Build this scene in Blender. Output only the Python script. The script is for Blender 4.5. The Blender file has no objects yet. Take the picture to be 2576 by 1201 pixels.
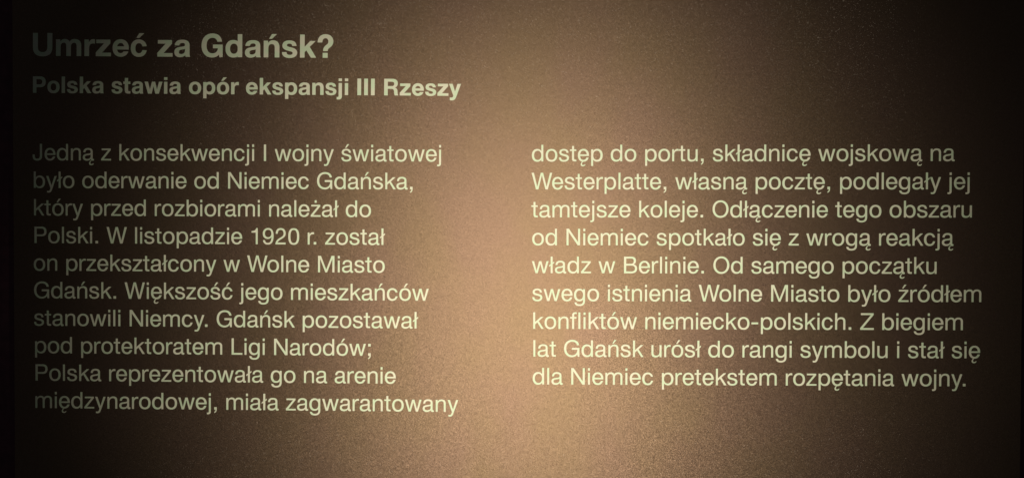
# A dark bronze museum text panel with pale lettering, lit by one picture lamp.
import bpy, bmesh, math, random
from mathutils import Matrix, Vector
from mathutils.geometry import delaunay_2d_cdt
random.seed(4)
S = bpy.context.scene
COL = S.collection

# ------------------------------------------------------------------ camera
# sheet coordinates: x to the right, y up, z out of the sheet, origin at the first letter of the first body line
SHEET = Matrix.Translation((0, 0, 1.45)) @ Matrix(((1, 0, 0, 0), (0, 0, -1, 0), (0, 1, 0, 0), (0, 0, 0, 1)))
def cam_matrix(rx, ry, rz, tx, ty, tz):
    R = Matrix.Rotation(rz, 4, 'Z') @ Matrix.Rotation(ry, 4, 'Y') @ Matrix.Rotation(rx, 4, 'X')
    return SHEET @ (Matrix.Translation((tx, ty, -tz)) @ R).inverted()
cam_data = bpy.data.cameras.new('camera')
cam_data.sensor_fit = 'HORIZONTAL'
cam_data.angle = math.radians(60)
cam_data.clip_start = .01
cam_data.clip_end = 50
cam = bpy.data.objects.new('camera', cam_data)
COL.objects.link(cam)
cam.matrix_world = cam_matrix(0.0149975, -0.0219546, -0.0030650, -0.4915186, 0.0805829, 0.9092304)
S.camera = cam

# ------------------------------------------------------------------ room light
world = bpy.data.worlds.new('World')
S.world = world
world.use_nodes = True
bg = world.node_tree.nodes['Background']
bg.inputs['Color'].default_value = (.86, .92, 1.10, 1)
bg.inputs['Strength'].default_value = .018

# the picture lamp: a small spot mounted below the line of sight, aimed at the sheet
lamp_data = bpy.data.lights.new('picture_lamp', 'SPOT')
lamp_data.energy = LAMP_W = 23.2
lamp_data.color = (1.0, .93, .87)
lamp_data.shadow_soft_size = .022
lamp_data.spot_blend = 1.0
lamp = bpy.data.objects.new('picture_lamp', lamp_data)
COL.objects.link(lamp)
lp = SHEET @ Vector((.510, -.178, .68))
la = SHEET @ Vector((.522, -.160, 0))
lamp_data.spot_size = 2*.703
lamp.location = lp
lamp.rotation_euler = (la-lp).to_track_quat('-Z', 'Y').to_euler()

S.view_settings.view_transform = 'Standard'
S.view_settings.look = 'None'
S.view_settings.gamma = 1
S.view_settings.exposure = 0

# ------------------------------------------------------------------ materials
def new_mat(name):
    m = bpy.data.materials.new(name)
    m.use_nodes = True
    return m, m.node_tree.nodes, m.node_tree.links, m.node_tree.nodes['Principled BSDF']
def vmath(N, L, op, a, b=None, scale=None):
    n = N.new('ShaderNodeVectorMath'); n.operation = op
    for i, v in ((0, a), (1, b)):
        if v is None: continue
        if hasattr(v, 'links'): L.new(v, n.inputs[i])
        else: n.inputs[i].default_value = v
    if scale is not None:
        if hasattr(scale, 'links'): L.new(scale, n.inputs['Scale'])
        else: n.inputs['Scale'].default_value = scale
    return n.outputs[0]
def math_(N, L, op, a, b=0.0, clamp=False):
    n = N.new('ShaderNodeMath'); n.operation = op; n.use_clamp = clamp
    for i, v in ((0, a), (1, b)):
        if hasattr(v, 'links'): L.new(v, n.inputs[i])
        else: n.inputs[i].default_value = v
    return n.outputs[0]
def ramp(N, L, src, stops):
    r = N.new('ShaderNodeValToRGB'); L.new(src, r.inputs[0])
    e = r.color_ramp.elements
    while len(e) < len(stops): e.new(.5)
    for el, (p, c) in zip(e, stops):
        el.position = p; el.color = c
    return r.outputs[0]

def flake_paint():
    """bronze metal-flake lacquer: every flake is a tiny mirror with its own tilt"""
    m, N, L, bs = new_mat('bronze_flake_lacquer')
    tc = N.new('ShaderNodeTexCoord').outputs['Object']
    geo = N.new('ShaderNodeNewGeometry').outputs['Normal']
    def cells(scale, off):
        v = N.new('ShaderNodeTexVoronoi'); v.inputs['Scale'].default_value = scale
        L.new(vmath(N, L, 'ADD', tc, off), v.inputs['Vector'])
        return v
    fine = cells(FINE, (0, 0, .3))
    coarse = cells(COARSE, (3.1, 1.7, .9))
    def tilted(v, k):
        r = vmath(N, L, 'SUBTRACT', v.outputs['Color'], (.5, .5, .5))
        r = vmath(N, L, 'MULTIPLY', r, (k, k*.3, k*1.45))
        return vmath(N, L, 'NORMALIZE', vmath(N, L, 'ADD', geo, r))
    # slow drift of the sprayed tone, pinkish bronze to olive bronze
    nz = N.new('ShaderNodeTexNoise'); nz.inputs['Scale'].default_value = 7; nz.inputs['Detail'].default_value = 3
    L.new(vmath(N, L, 'MULTIPLY', tc, (1.5, 1, .7)), nz.inputs['Vector'])
    tone = ramp(N, L, nz.outputs['Fac'], [(.38, BRONZE_A), (.62, BRONZE_B)])
    sep = N.new('ShaderNodeSeparateColor'); L.new(fine.outputs['Color'], sep.inputs[0])
    gain = math_(N, L, 'ADD', math_(N, L, 'MULTIPLY', sep.outputs[2], .7), .65)
    tone2 = vmath(N, L, 'SCALE', tone, scale=gain)
    L.new(tone2, bs.inputs['Base Color'])
    bs.inputs['Metallic'].default_value = 1
    bs.inputs['Roughness'].default_value = ROUGH
    bs.inputs['Anisotropic'].default_value = ANISO
    bs.inputs['Anisotropic Rotation'].default_value = .25
    tg = N.new('ShaderNodeTangent'); tg.direction_type = 'UV_MAP'; tg.uv_map = 'sheet'
    L.new(tg.outputs[0], bs.inputs['Tangent'])
    L.new(tilted(fine, TILT), bs.inputs['Normal'])
    # bright loose flakes
    gl = N.new('ShaderNodeBsdfAnisotropic')
    gl.distribution = 'GGX'
    gl.inputs['Roughness'].default_value = .30
    gl.inputs['Color'].default_value = (1, .86, .66, 1)
    L.new(tilted(coarse, .85), gl.inputs['Normal'])
    sep2 = N.new('ShaderNodeSeparateColor'); L.new(coarse.outputs['Color'], sep2.inputs[0])
    near = math_(N, L, 'LESS_THAN', coarse.outputs['Distance'], .42)
    pick = math_(N, L, 'MULTIPLY', math_(N, L, 'GREATER_THAN', sep2.outputs[1], .80), near)
    pick = math_(N, L, 'MULTIPLY', pick, .16)
    dif = N.new('ShaderNodeBsdfDiffuse'); dif.inputs['Color'].default_value = (.006, .004, .004, 1)
    add = N.new('ShaderNodeAddShader')
    mx = N.new('ShaderNodeMixShader')
    L.new(pick, mx.inputs[0]); L.new(bs.outputs[0], mx.inputs[1]); L.new(gl.outputs[0], mx.inputs[2])
    L.new(mx.outputs[0], add.inputs[0]); L.new(dif.outputs[0], add.inputs[1])
    L.new(add.outputs[0], N['Material Output'].inputs[0])
    return m
FINE, COARSE, TILT, ROUGH, ANISO = 4400, 3800, .335, .525, .38
BRONZE_A = (.216, .137, .083, 1)
BRONZE_B = (.212, .141, .076, 1)
BRONZE = flake_paint()

def letter_paint():
    """matt pale cream-green vinyl, a little uneven"""
    m, N, L, bs = new_mat('pale_vinyl')
    tc = N.new('ShaderNodeTexCoord').outputs['Object']
    nz = N.new('ShaderNodeTexNoise'); nz.inputs['Scale'].default_value = 85; nz.inputs['Detail'].default_value = 2
    L.new(tc, nz.inputs['Vector'])
    c = ramp(N, L, nz.outputs['Fac'], [(.40, (.68, .80, .49, 1)), (.60, (.80, .775, .53, 1))])
    L.new(c, bs.inputs['Base Color'])
    bs.inputs['Roughness'].default_value = .62
    bs.inputs['Specular IOR Level'].default_value = .25
    n2 = N.new('ShaderNodeTexNoise'); n2.inputs['Scale'].default_value = 1400
    L.new(tc, n2.inputs['Vector'])
    bp = N.new('ShaderNodeBump'); bp.inputs['Strength'].default_value = .15; bp.inputs['Distance'].default_value = .0003
    L.new(n2.outputs['Fac'], bp.inputs['Height']); L.new(bp.outputs[0], bs.inputs['Normal'])
    return m
VINYL = letter_paint()

def plain(name, color, rough, scale=60):
    m, N, L, bs = new_mat(name)
    tc = N.new('ShaderNodeTexCoord').outputs['Object']
    nz = N.new('ShaderNodeTexNoise'); nz.inputs['Scale'].default_value = scale; nz.inputs['Detail'].default_value = 5
    L.new(tc, nz.inputs['Vector'])
    a = tuple(v*.75 for v in color)+(1,); b = tuple(v*1.25 for v in color)+(1,)
    L.new(ramp(N, L, nz.outputs['Fac'], [(.3, a), (.7, b)]), bs.inputs['Base Color'])
    bs.inputs['Roughness'].default_value = rough
    bp = N.new('ShaderNodeBump'); bp.inputs['Strength'].default_value = .3; bp.inputs['Distance'].default_value = .001
    L.new(nz.outputs['Fac'], bp.inputs['Height']); L.new(bp.outputs[0], bs.inputs['Normal'])
    return m
WALL = plain('dark_red_wall', (.13, .045, .050), .8, 90)
RIM = plain('raw_panel_edge', (.05, .035, .03), .4, 300)

# ---------------------------------------------------------------- lettering
# every glyph is a list of operations on closed outlines in thousandths of the type size:
# '+' adds an outline, '-' cuts one away.  E = super-ellipse, B = box, anything else = path.
def E(cx, cy, rx, ry, n=2.2, k=36):
    out = []
    for i in range(k):
        a = 2*math.pi*(i+.5)/k
        c, s = math.cos(a), math.sin(a)
        out.append((cx+rx*math.copysign(abs(c)**(2/n), c), cy+ry*math.copysign(abs(s)**(2/n), s)))
    return out
def B(x0, x1, y0, y1):
    return [(x0, y0), (x1, y0), (x1, y1), (x0, y1)]
def P(s, seg=7):
    t = s.replace('M', ' M ').replace('L', ' L ').replace('C', ' C ').replace('Z', ' ').split()
    pts, i, cmd = [], 0, 'M'
    while i < len(t):
        if t[i] in 'MLC':
            cmd = t[i]; i += 1
        if cmd == 'C':
            q = [float(v) for v in t[i:i+6]]; i += 6
            p0 = pts[-1]
            for k in range(1, seg+1):
                u = k/seg; v = 1-u
                pts.append((v**3*p0[0]+3*v*v*u*q[0]+3*v*u*u*q[2]+u**3*q[4],
                            v**3*p0[1]+3*v*v*u*q[1]+3*v*u*u*q[3]+u**3*q[5]))
        else:
            pts.append((float(t[i]), float(t[i+1]))); i += 2
    if abs(pts[0][0]-pts[-1][0]) < .01 and abs(pts[0][1]-pts[-1][1]) < .01:
        pts.pop()
    return pts
def acute(cx, bold=False):
    if bold:
        return ('+', [(cx-81, 577), (cx+10, 577), (cx+167, 725), (cx+14, 725)])
    return ('+', [(cx-57, 575), (cx-4, 575), (cx+126, 735), (cx+38, 735)])
def ogonek(dx=0):
    s = 'M 272 -4 C 225 -40 208 -72 208 -104 C 208 -138 228 -156 262 -156 C 295 -156 320 -143 338 -120 L 358 -136 C 335 -186 298 -208 248 -208 C 190 -208 153 -178 153 -130 C 153 -82 183 -45 216 -4Z'
    return ('+', [(x+dx, y) for x, y in P(s)])
REG = {
 ' ': (278, []),
 'a': (537, [('+', P('M 55 352 C 58 470 130 537 262 537 C 392 537 462 486 462 390 L 462 118 C 462 78 472 62 496 62 C 503 62 510 63 517 65 L 517 0 C 500 -8 482 -13 462 -13 C 415 -13 388 15 382 62 C 335 10 275 -13 210 -13 C 98 -13 30 45 30 137 C 30 215 78 265 172 280 L 300 298 C 355 306 377 318 377 352 L 377 385 C 377 435 337 462 262 462 C 185 462 148 428 141 352Z')),
             ('-', P('M 377 254 L 377 175 C 377 110 315 62 225 62 C 160 62 120 90 120 140 C 120 185 150 208 215 219 L 300 232 C 340 238 362 245 377 254Z'))]),
 'b': (593, [('+', E(328, 262, 231, 275)), ('-', E(309, 262, 155, 198)), ('+', B(66, 151, 0, 714))]),
 'c': (537, [('+', E(270, 262, 238, 275)), ('-', E(276, 262, 146, 198)), ('-', [(300, 340), (330, 190), (620, 176), (620, 372)])]),
 'd': (593, [('+', E(265, 262, 231, 275)), ('-', E(284, 262, 155, 198)), ('+', B(442, 527, 0, 714))]),
 'e': (537, [('+', E(270, 262, 238, 275)), ('-', E(270, 262, 144, 199)), ('-', [(300, 160), (620, 172), (620, 231), (300, 231)]), ('+', B(118, 506, 231, 300))]),
 'f': (296, [('+', P('M 96 0 L 96 448 L 8 448 L 8 517 L 96 517 L 96 590 C 96 675 145 722 230 722 C 255 722 275 720 293 716 L 293 645 C 278 648 262 650 243 650 C 200 650 181 632 181 590 L 181 517 L 281 517 L 281 448 L 181 448 L 181 0Z'))]),
 'g': (574, [('+', E(258, 264, 226, 273)), ('-', E(276, 264, 148, 196)), ('+', P('M 508 517 L 424 517 L 424 -5 C 424 -95 370 -140 272 -140 C 195 -140 150 -112 142 -55 L 54 -55 C 60 -155 140 -211 270 -211 C 425 -211 508 -135 508 0Z'))]),
 'i': (222, [('+', B(69, 154, 0, 517)), ('+', B(69, 154, 603, 714))]),
 'j': (222, [('+', P('M 154 517 L 69 517 L 69 -85 C 69 -120 54 -133 20 -133 L -14 -131 L -14 -200 C 0 -203 15 -204 30 -204 C 115 -204 154 -160 154 -85Z')), ('+', B(69, 154, 603, 714))]),
 'k': (519, [('+', P('M 66 0 L 66 714 L 151 714 L 151 300 L 395 517 L 508 517 L 305 335 L 520 0 L 416 0 L 242 278 L 151 196 L 151 0Z'))]),
 'l': (222, [('+', B(69, 154, 0, 714))]),
 'm': (853, [('+', P('M 60 0 L 60 517 L 140 517 L 140 445 C 175 505 228 537 298 537 C 370 537 418 510 440 452 C 478 508 530 537 596 537 C 722 537 793 480 793 365 L 793 0 L 708 0 L 708 350 C 708 430 676 462 608 462 C 530 462 469 405 469 310 L 469 0 L 384 0 L 384 350 C 384 430 352 462 290 462 C 208 462 145 405 145 310 L 145 0Z'))]),
 'n': (556, [('+', P('M 62 0 L 62 517 L 142 517 L 142 440 C 180 503 238 537 315 537 C 436 537 495 474 495 362 L 495 0 L 410 0 L 410 345 C 410 425 374 462 307 462 C 215 462 147 400 147 290 L 147 0Z'))]),
 'o': (574, [('+', E(287, 262, 251, 275)), ('-', E(287, 262, 158, 198))]),
 'p': (593, [('+', E(328, 262, 231, 275)), ('-', E(309, 262, 155, 198)), ('+', B(66, 151, -194, 517))]),
 'r': (333, [('+', P('M 54 0 L 54 517 L 132 517 L 132 425 C 165 492 212 532 278 532 C 296 532 312 530 328 526 L 328 443 C 312 447 298 449 280 449 C 190 449 139 390 139 285 L 139 0Z'))]),
 's': (500, [('+', P('M 444 368 L 358 368 C 352 434 314 464 244 464 C 174 464 138 436 138 393 C 138 352 170 336 252 316 L 316 301 C 416 277 467 232 467 154 C 467 50 383 -13 248 -13 C 112 -13 36 44 31 168 L 119 168 C 124 95 165 60 254 60 C 328 60 376 92 376 142 C 376 184 346 207 270 225 L 203 241 C 96 267 47 308 47 385 C 47 478 124 537 244 537 C 372 537 440 478 444 368Z'))]),
 't': (315, [('+', P('M 96 448 L 6 448 L 6 517 L 96 517 L 96 663 L 181 663 L 181 517 L 279 517 L 279 448 L 181 448 L 181 135 C 181 90 195 74 240 74 L 281 74 L 281 0 L 215 0 C 125 0 96 30 96 130Z'))]),
 'u': (556, [('+', P('M 494 517 L 409 517 L 409 230 C 409 130 357 62 264 62 C 186 62 147 97 147 170 L 147 517 L 62 517 L 62 150 C 62 40 124 -13 234 -13 C 312 -13 373 16 413 78 L 413 0 L 494 0Z'))]),
 'w': (758, [('+', P('M 18 517 L 111 517 L 220 105 L 330 517 L 428 517 L 538 105 L 648 517 L 740 517 L 586 0 L 490 0 L 379 400 L 269 0 L 172 0Z'))]),
 'y': (500, [('+', P('M 20 517 L 116 517 L 255 108 L 388 517 L 481 517 L 272 -70 C 238 -165 205 -204 130 -204 C 104 -204 78 -202 56 -198 L 56 -125 C 78 -130 98 -132 118 -132 C 155 -132 172 -115 190 -70 L 210 -8Z'))]),
 'z': (480, [('+', P('M 24 0 L 24 70 L 332 447 L 48 447 L 48 517 L 440 517 L 440 452 L 133 70 L 455 70 L 455 0Z'))]),
 'B': (685, [('+', P('M 79 0 L 79 714 L 395 714 C 530 714 592 650 592 540 C 592 465 558 410 490 385 C 590 362 644 300 644 203 C 644 75 555 0 405 0Z')), ('-', P('M 173 634 L 385 634 C 462 634 498 600 498 528 C 498 455 460 411 385 411 L 173 411Z')), ('-', P('M 173 331 L 400 331 C 495 331 550 290 550 207 C 550 125 500 80 400 80 L 173 80Z'))]),
 'G': (759, [('+', P('M 688 500 C 672 650 560 731 393 731 C 180 731 41 580 41 352 C 41 130 180 -17 385 -17 C 478 -17 560 25 612 100 L 632 0 L 703 0 L 703 385 L 380 385 L 380 303 L 614 303 C 612 150 520 62 388 62 C 240 62 137 175 137 355 C 137 535 235 650 392 650 C 505 650 575 600 594 500Z', 9))]),
 'I': (259, [('+', B(82, 177, 0, 714))]),
 'J': (519, [('+', P('M 438 714 L 344 714 L 344 200 C 344 110 305 66 226 66 C 145 66 113 110 113 190 L 113 250 L 23 250 L 23 190 C 23 55 95 -17 225 -17 C 362 -17 438 55 438 195Z'))]),
 'L': (574, [('+', P('M 77 0 L 77 714 L 171 714 L 171 80 L 547 80 L 547 0Z'))]),
 'M': (871, [('+', P('M 78 0 L 78 714 L 205 714 L 436 117 L 667 714 L 793 714 L 793 0 L 704 0 L 704 590 L 472 0 L 398 0 L 167 590 L 167 0Z'))]),
 'N': (722, [('+', P('M 69 0 L 69 714 L 173 714 L 565 138 L 565 714 L 654 714 L 654 0 L 550 0 L 158 574 L 158 0Z'))]),
 'O': (760, [('+', E(380, 357, 341, 374, 2.1, 44)), ('-', E(380, 357, 246, 293, 2.1, 44))]),
 'P': (648, [('+', P('M 77 0 L 77 714 L 398 714 C 535 714 606 640 606 507 C 606 372 535 297 398 297 L 171 297 L 171 0Z')), ('-', P('M 171 634 L 385 634 C 470 634 512 590 512 507 C 512 420 470 377 385 377 L 171 377Z'))]),
 'W': (926, [('+', P('M 18 714 L 118 714 L 262 118 L 413 714 L 514 714 L 665 118 L 811 714 L 908 714 L 716 0 L 612 0 L 462 600 L 310 0 L 208 0Z'))]),
 'Z': (611, [('+', P('M 17 0 L 17 80 L 468 634 L 45 634 L 45 714 L 583 714 L 583 640 L 128 80 L 594 80 L 594 0Z'))]),
 '0': (556, [('+', E(278, 343, 238, 358, 2.5, 40)), ('-', E(278, 343, 145, 283, 2.5, 40))]),
 '1': (556, [('+', P('M 372 0 L 287 0 L 287 502 L 102 502 L 102 568 C 218 572 290 610 308 700 L 372 700Z'))]),
 '2': (556, [('+', P('M 32 0 C 40 115 85 190 200 260 L 300 322 C 365 362 392 400 392 475 C 392 565 342 628 265 628 C 180 628 137 575 135 458 L 48 458 C 50 620 125 705 270 705 C 400 705 482 615 482 478 C 482 382 440 318 345 260 L 245 198 C 175 155 140 120 130 78 L 478 78 L 478 0Z'))]),
 '9': (556, [('+', P('M 48 178 L 133 178 C 140 95 185 60 262 60 C 365 60 416 150 419 320 C 385 262 325 232 255 232 C 120 232 38 325 38 460 C 38 605 135 705 275 705 C 435 705 510 590 510 365 C 510 115 425 -13 262 -13 C 135 -13 57 55 48 178Z')), ('-', E(272, 468, 142, 162))]),
 '.': (278, [('+', B(83, 193, 0, 111))]),
 ',': (278, [('+', P('M 83 0 L 83 111 L 193 111 L 193 18 C 193 -72 156 -128 84 -145 L 84 -96 C 122 -85 142 -52 142 0Z'))]),
 ';': (278, [('+', P('M 83 0 L 83 111 L 193 111 L 193 18 C 193 -72 156 -128 84 -145 L 84 -96 C 122 -85 142 -52 142 0Z')), ('+', B(83, 193, 406, 517))]),
 '-': (389, [('+', B(50, 339, 225, 305))]),
}
REG['h'] = (556, REG['n'][1] + [('+', B(62, 147, 400, 714))])
REG['ł'] = (222, REG['l'][1] + [('+', [(-1, 272), (221, 438), (221, 503), (-1, 337)])])
REG['ą'] = (537, REG['a'][1] + [ogonek(152)])
REG['ę'] = (537, REG['e'][1] + [ogonek(0)])
REG['ć'] = (537, REG['c'][1] + [acute(270)])
REG['ń'] = (556, REG['n'][1] + [acute(285)])
REG['ó'] = (574, REG['o'][1] + [acute(287)])
REG['ś'] = (500, REG['s'][1] + [acute(248)])
REG['ź'] = (480, REG['z'][1] + [acute(240)])
REG['ż'] = (480, REG['z'][1] + [('+', B(197, 282, 603, 714))])
BOLD = {
 ' ': (278, []),
 'a': (574, [('+', P('M 48 353 C 58 475 140 531 290 531 C 440 531 514 475 514 360 L 514 115 C 514 60 520 25 537 0 L 393 0 C 387 18 384 35 383 50 C 335 8 280 -14 210 -14 C 100 -14 36 45 36 143 C 36 240 95 288 215 305 L 300 317 C 350 324 372 337 372 370 C 372 410 345 430 288 430 C 228 430 195 405 188 353Z')), ('-', P('M 372 249 L 372 195 C 372 125 325 84 255 84 C 205 84 176 106 176 147 C 176 190 200 211 258 222 L 310 231 C 340 236 358 241 372 249Z'))]),
 'c': (574, [('+', E(285, 259, 253, 272)), ('-', E(290, 258, 116, 158)), ('-', [(330, 310), (330, 205), (650, 185), (650, 330)])]),
 'd': (611, [('+', E(280, 260, 245, 273)), ('-', E(300, 262, 123, 158)), ('+', B(418, 560, 0, 714))]),
 'e': (574, [('+', E(287, 259, 255, 272)), ('-', E(286, 258, 118, 158)), ('-', B(330, 650, 154, 212)), ('+', B(150, 540, 212, 312))]),
 'i': (258, [('+', B(57, 201, 0, 517)), ('+', B(57, 201, 598, 714))]),
 'j': (278, [('+', P('M 210 517 L 66 517 L 66 -30 C 66 -70 52 -83 15 -83 L -17 -83 L -17 -188 C 0 -191 25 -193 55 -193 C 160 -193 210 -148 210 -50Z')), ('+', B(66, 210, 598, 714))]),
 'k': (574, [('+', P('M 58 0 L 58 714 L 202 714 L 202 335 L 376 517 L 545 517 L 360 335 L 565 0 L 400 0 L 256 225 L 202 170 L 202 0Z'))]),
 'l': (258, [('+', B(57, 201, 0, 714))]),
 'm': (906, [('+', P('M 54 0 L 54 517 L 188 517 L 188 448 C 222 503 272 531 335 531 C 405 531 458 500 484 445 C 520 503 575 531 640 531 C 780 531 852 455 852 330 L 852 0 L 708 0 L 708 290 C 708 378 685 415 625 415 C 560 415 525 370 525 280 L 525 0 L 381 0 L 381 290 C 381 378 360 415 300 415 C 235 415 198 370 198 280 L 198 0Z'))]),
 'n': (593, [('+', P('M 50 0 L 50 517 L 185 517 L 185 445 C 220 503 275 531 340 531 C 475 531 542 455 542 320 L 542 0 L 397 0 L 397 290 C 397 378 370 415 302 415 C 230 415 195 370 195 275 L 195 0Z'))]),
 'o': (611, [('+', E(306, 259, 267, 273)), ('-', E(306, 259, 125, 160))]),
 'p': (611, [('+', E(331, 259, 246, 273)), ('-', E(311, 259, 123, 158)), ('+', B(52, 194, -184, 517))]),
 'r': (389, [('+', P('M 50 0 L 50 517 L 185 517 L 185 422 C 215 492 262 531 330 531 C 350 531 368 528 382 523 L 382 388 C 362 393 345 396 320 396 C 235 396 195 350 195 250 L 195 0Z'))]),
 's': (537, [('+', P('M 487 360 L 350 360 C 346 408 318 431 262 431 C 212 431 183 413 183 383 C 183 356 205 341 262 327 L 330 311 C 452 282 507 235 507 155 C 507 48 415 -14 272 -14 C 115 -14 32 45 28 168 L 170 168 C 175 110 210 81 272 81 C 330 81 365 101 365 136 C 365 167 342 181 278 197 L 210 214 C 92 243 42 290 42 370 C 42 473 125 531 262 531 C 405 531 478 475 487 360Z'))]),
 't': (352, [('+', P('M 74 412 L 10 412 L 10 517 L 74 517 L 74 672 L 217 672 L 217 517 L 318 517 L 318 412 L 217 412 L 217 165 C 217 115 232 102 275 102 C 290 102 305 103 318 105 L 318 0 C 298 -4 270 -6 240 -6 C 130 -6 74 30 74 150Z'))]),
 'w': (814, [('+', P('M 15 517 L 165 517 L 252 175 L 340 517 L 478 517 L 562 175 L 650 517 L 799 517 L 640 0 L 490 0 L 407 330 L 325 0 L 172 0Z'))]),
 'y': (519, [('+', P('M 1 517 L 158 517 L 262 190 L 365 517 L 518 517 L 310 -55 C 270 -160 225 -193 120 -193 C 85 -193 60 -190 38 -187 L 38 -68 C 58 -71 80 -73 105 -73 C 145 -73 168 -60 178 -25 L 190 10Z'))]),
 'z': (519, [('+', P('M 20 0 L 20 118 L 282 405 L 35 405 L 35 517 L 478 517 L 478 405 L 215 112 L 498 112 L 498 0Z'))]),
 'G': (759, [('+', P('M 682 478 C 665 640 560 731 385 731 C 170 731 40 580 40 352 C 40 130 170 -17 370 -17 C 460 -17 535 15 590 80 L 603 0 L 703 0 L 703 386 L 400 386 L 400 272 L 556 272 C 545 165 480 113 385 113 C 262 113 197 205 197 355 C 197 505 262 597 385 597 C 465 597 520 555 536 478Z', 9))]),
 'I': (295, [('+', B(66, 229, 0, 714))]),
 'P': (667, [('+', P('M 67 0 L 67 714 L 390 714 C 550 714 632 625 632 480 C 632 335 550 243 390 243 L 222 243 L 222 0Z')), ('-', P('M 222 590 L 355 590 C 440 590 478 555 478 480 C 478 402 440 367 355 367 L 222 367Z'))]),
 'R': (722, [('+', P('M 65 0 L 65 714 L 430 714 C 575 714 655 640 655 525 C 655 430 612 368 535 342 C 605 320 640 270 645 180 C 648 110 650 35 678 0 L 528 0 C 505 30 502 90 498 150 C 492 250 460 282 370 282 L 222 282 L 222 0Z')), ('-', P('M 222 590 L 390 590 C 465 590 500 562 500 500 C 500 432 465 403 390 403 L 222 403Z'))]),
 'U': (741, [('+', P('M 63 714 L 63 270 C 63 80 165 -17 370 -17 C 575 -17 678 80 678 270 L 678 714 L 521 714 L 521 270 C 521 165 470 116 370 116 C 270 116 220 165 220 270 L 220 714Z'))]),
 '?': (556, [('+', P('M 352 207 L 208 207 C 205 290 235 340 290 385 C 345 425 370 450 370 500 C 370 565 335 608 280 608 C 220 608 182 560 180 474 L 32 474 C 38 635 130 729 282 729 C 430 729 525 640 525 505 C 525 420 480 365 420 320 C 370 285 350 260 352 207Z')), ('+', B(195, 350, 0, 152))]),
}
BOLD['ć'] = (574, BOLD['c'][1] + [acute(288, True)])
BOLD['ń'] = (593, BOLD['n'][1] + [acute(296, True)])
BOLD['ó'] = (611, BOLD['o'][1] + [acute(306, True)])
KERN = {'We': -56, 'Wo': -56, 'y.': -74, 'r.': -100}

TITLE = 'Umrzeć za Gdańsk?'
SUBTITLE = 'Polska stawia opór ekspansji III Rzeszy'
COLUMN_A = ['Jedną z konsekwencji I wojny światowej', 'było oderwanie od Niemiec Gdańska,',
            'który przed rozbiorami należał do', 'Polski. W listopadzie 1920 r. został',
            'on przekształcony w Wolne Miasto', 'Gdańsk. Większość jego mieszkańców',
            'stanowili Niemcy. Gdańsk pozostawał', 'pod protektoratem Ligi Narodów;',
            'Polska reprezentowała go na arenie', 'międzynarodowej, miała zagwarantowany']
COLUMN_B = ['dostęp do portu, składnicę wojskową na', 'Westerplatte, własną pocztę, podlegały jej',
            'tamtejsze koleje. Odłączenie tego obszaru', 'od Niemiec spotkało się z wrogą reakcją',
            'władz w Berlinie. Od samego początku', 'swego istnienia Wolne Miasto było źródłem',
            'konfliktów niemiecko-polskich. Z biegiem', 'lat Gdańsk urósł do rangi symbolu i stał się',
            'dla Niemiec pretekstem rozpętania wojny.']
def pen_positions(text, font):
    """pen x of every character, in thousandths of the type size"""
    x, out = 0, []
    for i, ch in enumerate(text):
        out.append(x)
        x += font[ch][0] + KERN.get(text[i:i+2], 0)
    return out, x

# ------------------------------------------------------------------ builders
def mesh_obj(name, verts, faces, mat, parent=None, smooth=False):
    me = bpy.data.meshes.new(name)
    me.from_pydata(verts, [], faces)
    me.materials.append(mat)
    me.validate(); me.update()
    o = bpy.data.objects.new(name, me)
    COL.objects.link(o)
    if parent: o.parent = parent
    return o
def inside(p, poly):
    x, y = p; c = False; j = len(poly)-1
    for i in range(len(poly)):
        xi, yi = poly[i]; xj, yj = poly[j]
        if (yi > y) != (yj > y) and x < (xj-xi)*(y-yi)/(yj-yi)+xi: c = not c
        j = i
    return c
CACHE = {}
def glyph(font, ch):
    """triangles of one character: its outlines joined and cut, no face twice"""
    key = (font is BOLD, ch)
    if key in CACHE: return CACHE[key]
    ops = font[ch][1]
    vs, es = [], []
    for _, c in ops:
        b = len(vs); n = len(c)
        vs += [Vector(p) for p in c]
        es += [(b+i, b+(i+1) % n) for i in range(n)]
    if not vs:
        CACHE[key] = ([], [], []); return CACHE[key]
    ov, oe, of, *_ = delaunay_2d_cdt(vs, es, [], 0, 1e-3)
    tris = []
    for f in of:
        cx = sum(ov[i][0] for i in f)/len(f); cy = sum(ov[i][1] for i in f)/len(f)
        on = False
        for op, c in ops:
            if inside((cx, cy), c): on = op == '+'
        if on: tris.append(tuple(f))
    cnt = {}
    for f in tris:
        for i in range(len(f)):
            cnt[(f[i], f[(i+1) % len(f)])] = 1
    rim = [e for e in cnt if (e[1], e[0]) not in cnt]
    used = sorted({i for f in tris for i in f}); mp = {v: k for k, v in enumerate(used)}
    CACHE[key] = ([tuple(ov[i]) for i in used], [tuple(mp[i] for i in f) for f in tris], [(mp[a], mp[b]) for a, b in rim])
    return CACHE[key]
THICK = .00022
def word_mesh(chars, font, size):
    """chars: [(pen x, character)]; film letters standing THICK proud of the sheet"""
    V, Fc = [], []
    s = size/1000
    for x, ch in chars:
        vs, tr, rim = glyph(font, ch)
        b = len(V); n = len(vs)
        V += [((x+vx)*s, vy*s, THICK) for vx, vy in vs]
        V += [((x+vx)*s, vy*s, -.0001) for vx, vy in vs]
        Fc += [tuple(b+i for i in t) for t in tr]
        Fc += [(b+a2, b+a1, b+n+a1, b+n+a2) for a1, a2 in rim]
    return V, Fc
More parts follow.
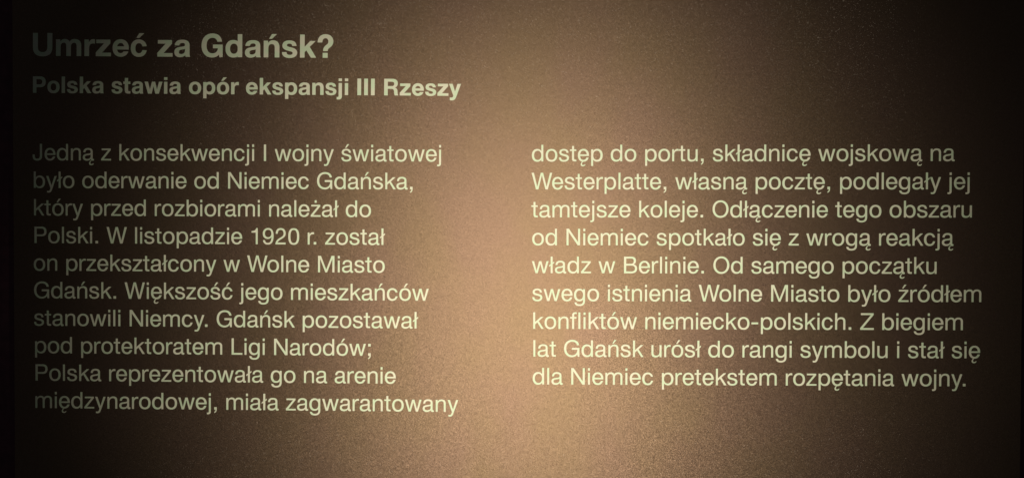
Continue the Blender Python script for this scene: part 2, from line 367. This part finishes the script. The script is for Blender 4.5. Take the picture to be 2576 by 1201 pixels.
def set_line(name, label, text, font, size, M, parent):
    """one line of lettering: an Empty that parents one mesh for every word"""
    ln = bpy.data.objects.new(name, None)
    ln.empty_display_size = .01
    COL.objects.link(ln)
    ln.parent = parent
    ln.matrix_local = M
    ln['label'] = label
    pens, _ = pen_positions(text, font)
    i = 0
    while i < len(text):
        j = i
        while j < len(text) and text[j] != ' ': j += 1
        x0 = pens[i]
        V, Fc = word_mesh([(pens[k]-x0, text[k]) for k in range(i, j)], font, size)
        w = mesh_obj('word', V, Fc, VINYL, ln)
        w.location = (x0*size/1000, 0, 0)
        w['label'] = 'the word ' + text[i:j].strip('.,;?').lower()
        i = j+1
    return ln

# ------------------------------------------------------------------ the wall behind
def grid_sheet(name, x0, x1, y0, y1, z, mat):
    return mesh_obj(name, [(x0, y0, z), (x1, y0, z), (x1, y1, z), (x0, y1, z)], [(0, 1, 2, 3)], mat)
wall = grid_sheet('wall', -3, 4, -1.45, 1.6, -.032, WALL)
wall.matrix_world = SHEET
wall['kind'] = 'structure'

# ------------------------------------------------------------------ the panel
panel = bpy.data.objects.new('information_panel', None)
COL.objects.link(panel)
panel.matrix_world = SHEET
panel['label'] = 'dark bronze glittering text panel with pale lettering in two columns under a bold title'
panel['category'] = 'information panel'

X0, X1, Y0, Y1, T = -.0206, 1.0040, -.375, .215, .010
bm = bmesh.new()
bmesh.ops.create_cube(bm, size=1)
for v in bm.verts:
    v.co = ((X0+X1)/2+v.co.x*(X1-X0), (Y0+Y1)/2+v.co.y*(Y1-Y0), -T/2+v.co.z*T)
bmesh.ops.bevel(bm, geom=[e for e in bm.edges if max(v.co.z for v in e.verts) > -T/2], offset=.0008, segments=3, profile=.5, affect='EDGES')
uv = bm.loops.layers.uv.new('sheet')
for f in bm.faces:
    for l in f.loops: l[uv].uv = (l.vert.co.x, l.vert.co.y)
me = bpy.data.meshes.new('plate'); bm.to_mesh(me); bm.free()
me.materials.append(BRONZE)
plate = bpy.data.objects.new('plate', me); COL.objects.link(plate); plate.parent = panel
plate['label'] = 'dark bronze metal flake lacquered plate'

# standoff strips that hold the plate off the wall
for x in (X0+.06, X1-.06):
    V = [(x+a*.012, b, c) for a in (-1, 1) for b in (Y0+.02, Y1-.02) for c in (-.0319, -T-.0001)]
    st = mesh_obj('mounting_rail', V, [(0, 1, 3, 2), (4, 6, 7, 5), (0, 4, 5, 1), (2, 3, 7, 6), (0, 2, 6, 4), (1, 5, 7, 3)], RIM, panel)

def block(x, y, ang): return Matrix.Translation((x, y, 0)) @ Matrix.Rotation(ang, 4, 'Z')
EM = .0235
TITLE_SIZE, SUB_SIZE = .03263, .02349
set_line('heading', 'largest bold line, the title', TITLE, BOLD, TITLE_SIZE, block(.00099-63/1000*TITLE_SIZE, .10660, -.0083), panel)
set_line('subheading', 'bold line under the title', SUBTITLE, BOLD, SUB_SIZE, block(.00079-67/1000*SUB_SIZE, .06885, -.0078), panel)
PITCH_A, PITCH_B = 1.2016008*EM, (1.2016008-.0004538)*EM
ORD = ['first', 'second', 'third', 'fourth', 'fifth', 'sixth', 'seventh', 'eighth', 'ninth', 'tenth']
A = block(0, 0, -.00214)
for k, t in enumerate(COLUMN_A):
    set_line('text_line', ORD[k]+' line of the column under the title', t, REG, EM, A @ Matrix.Translation((-.0004+k*.00013, -k*PITCH_A, 0)), panel)
Bm = block(21.763721*EM, 0, .00214)
for k, t in enumerate(COLUMN_B):
    set_line('text_line', ORD[k]+' line of the column on the bright side', t, REG, EM, Bm @ Matrix.Translation((-.0005+k*.00013, -k*PITCH_B-.0283913*EM, 0)), panel)
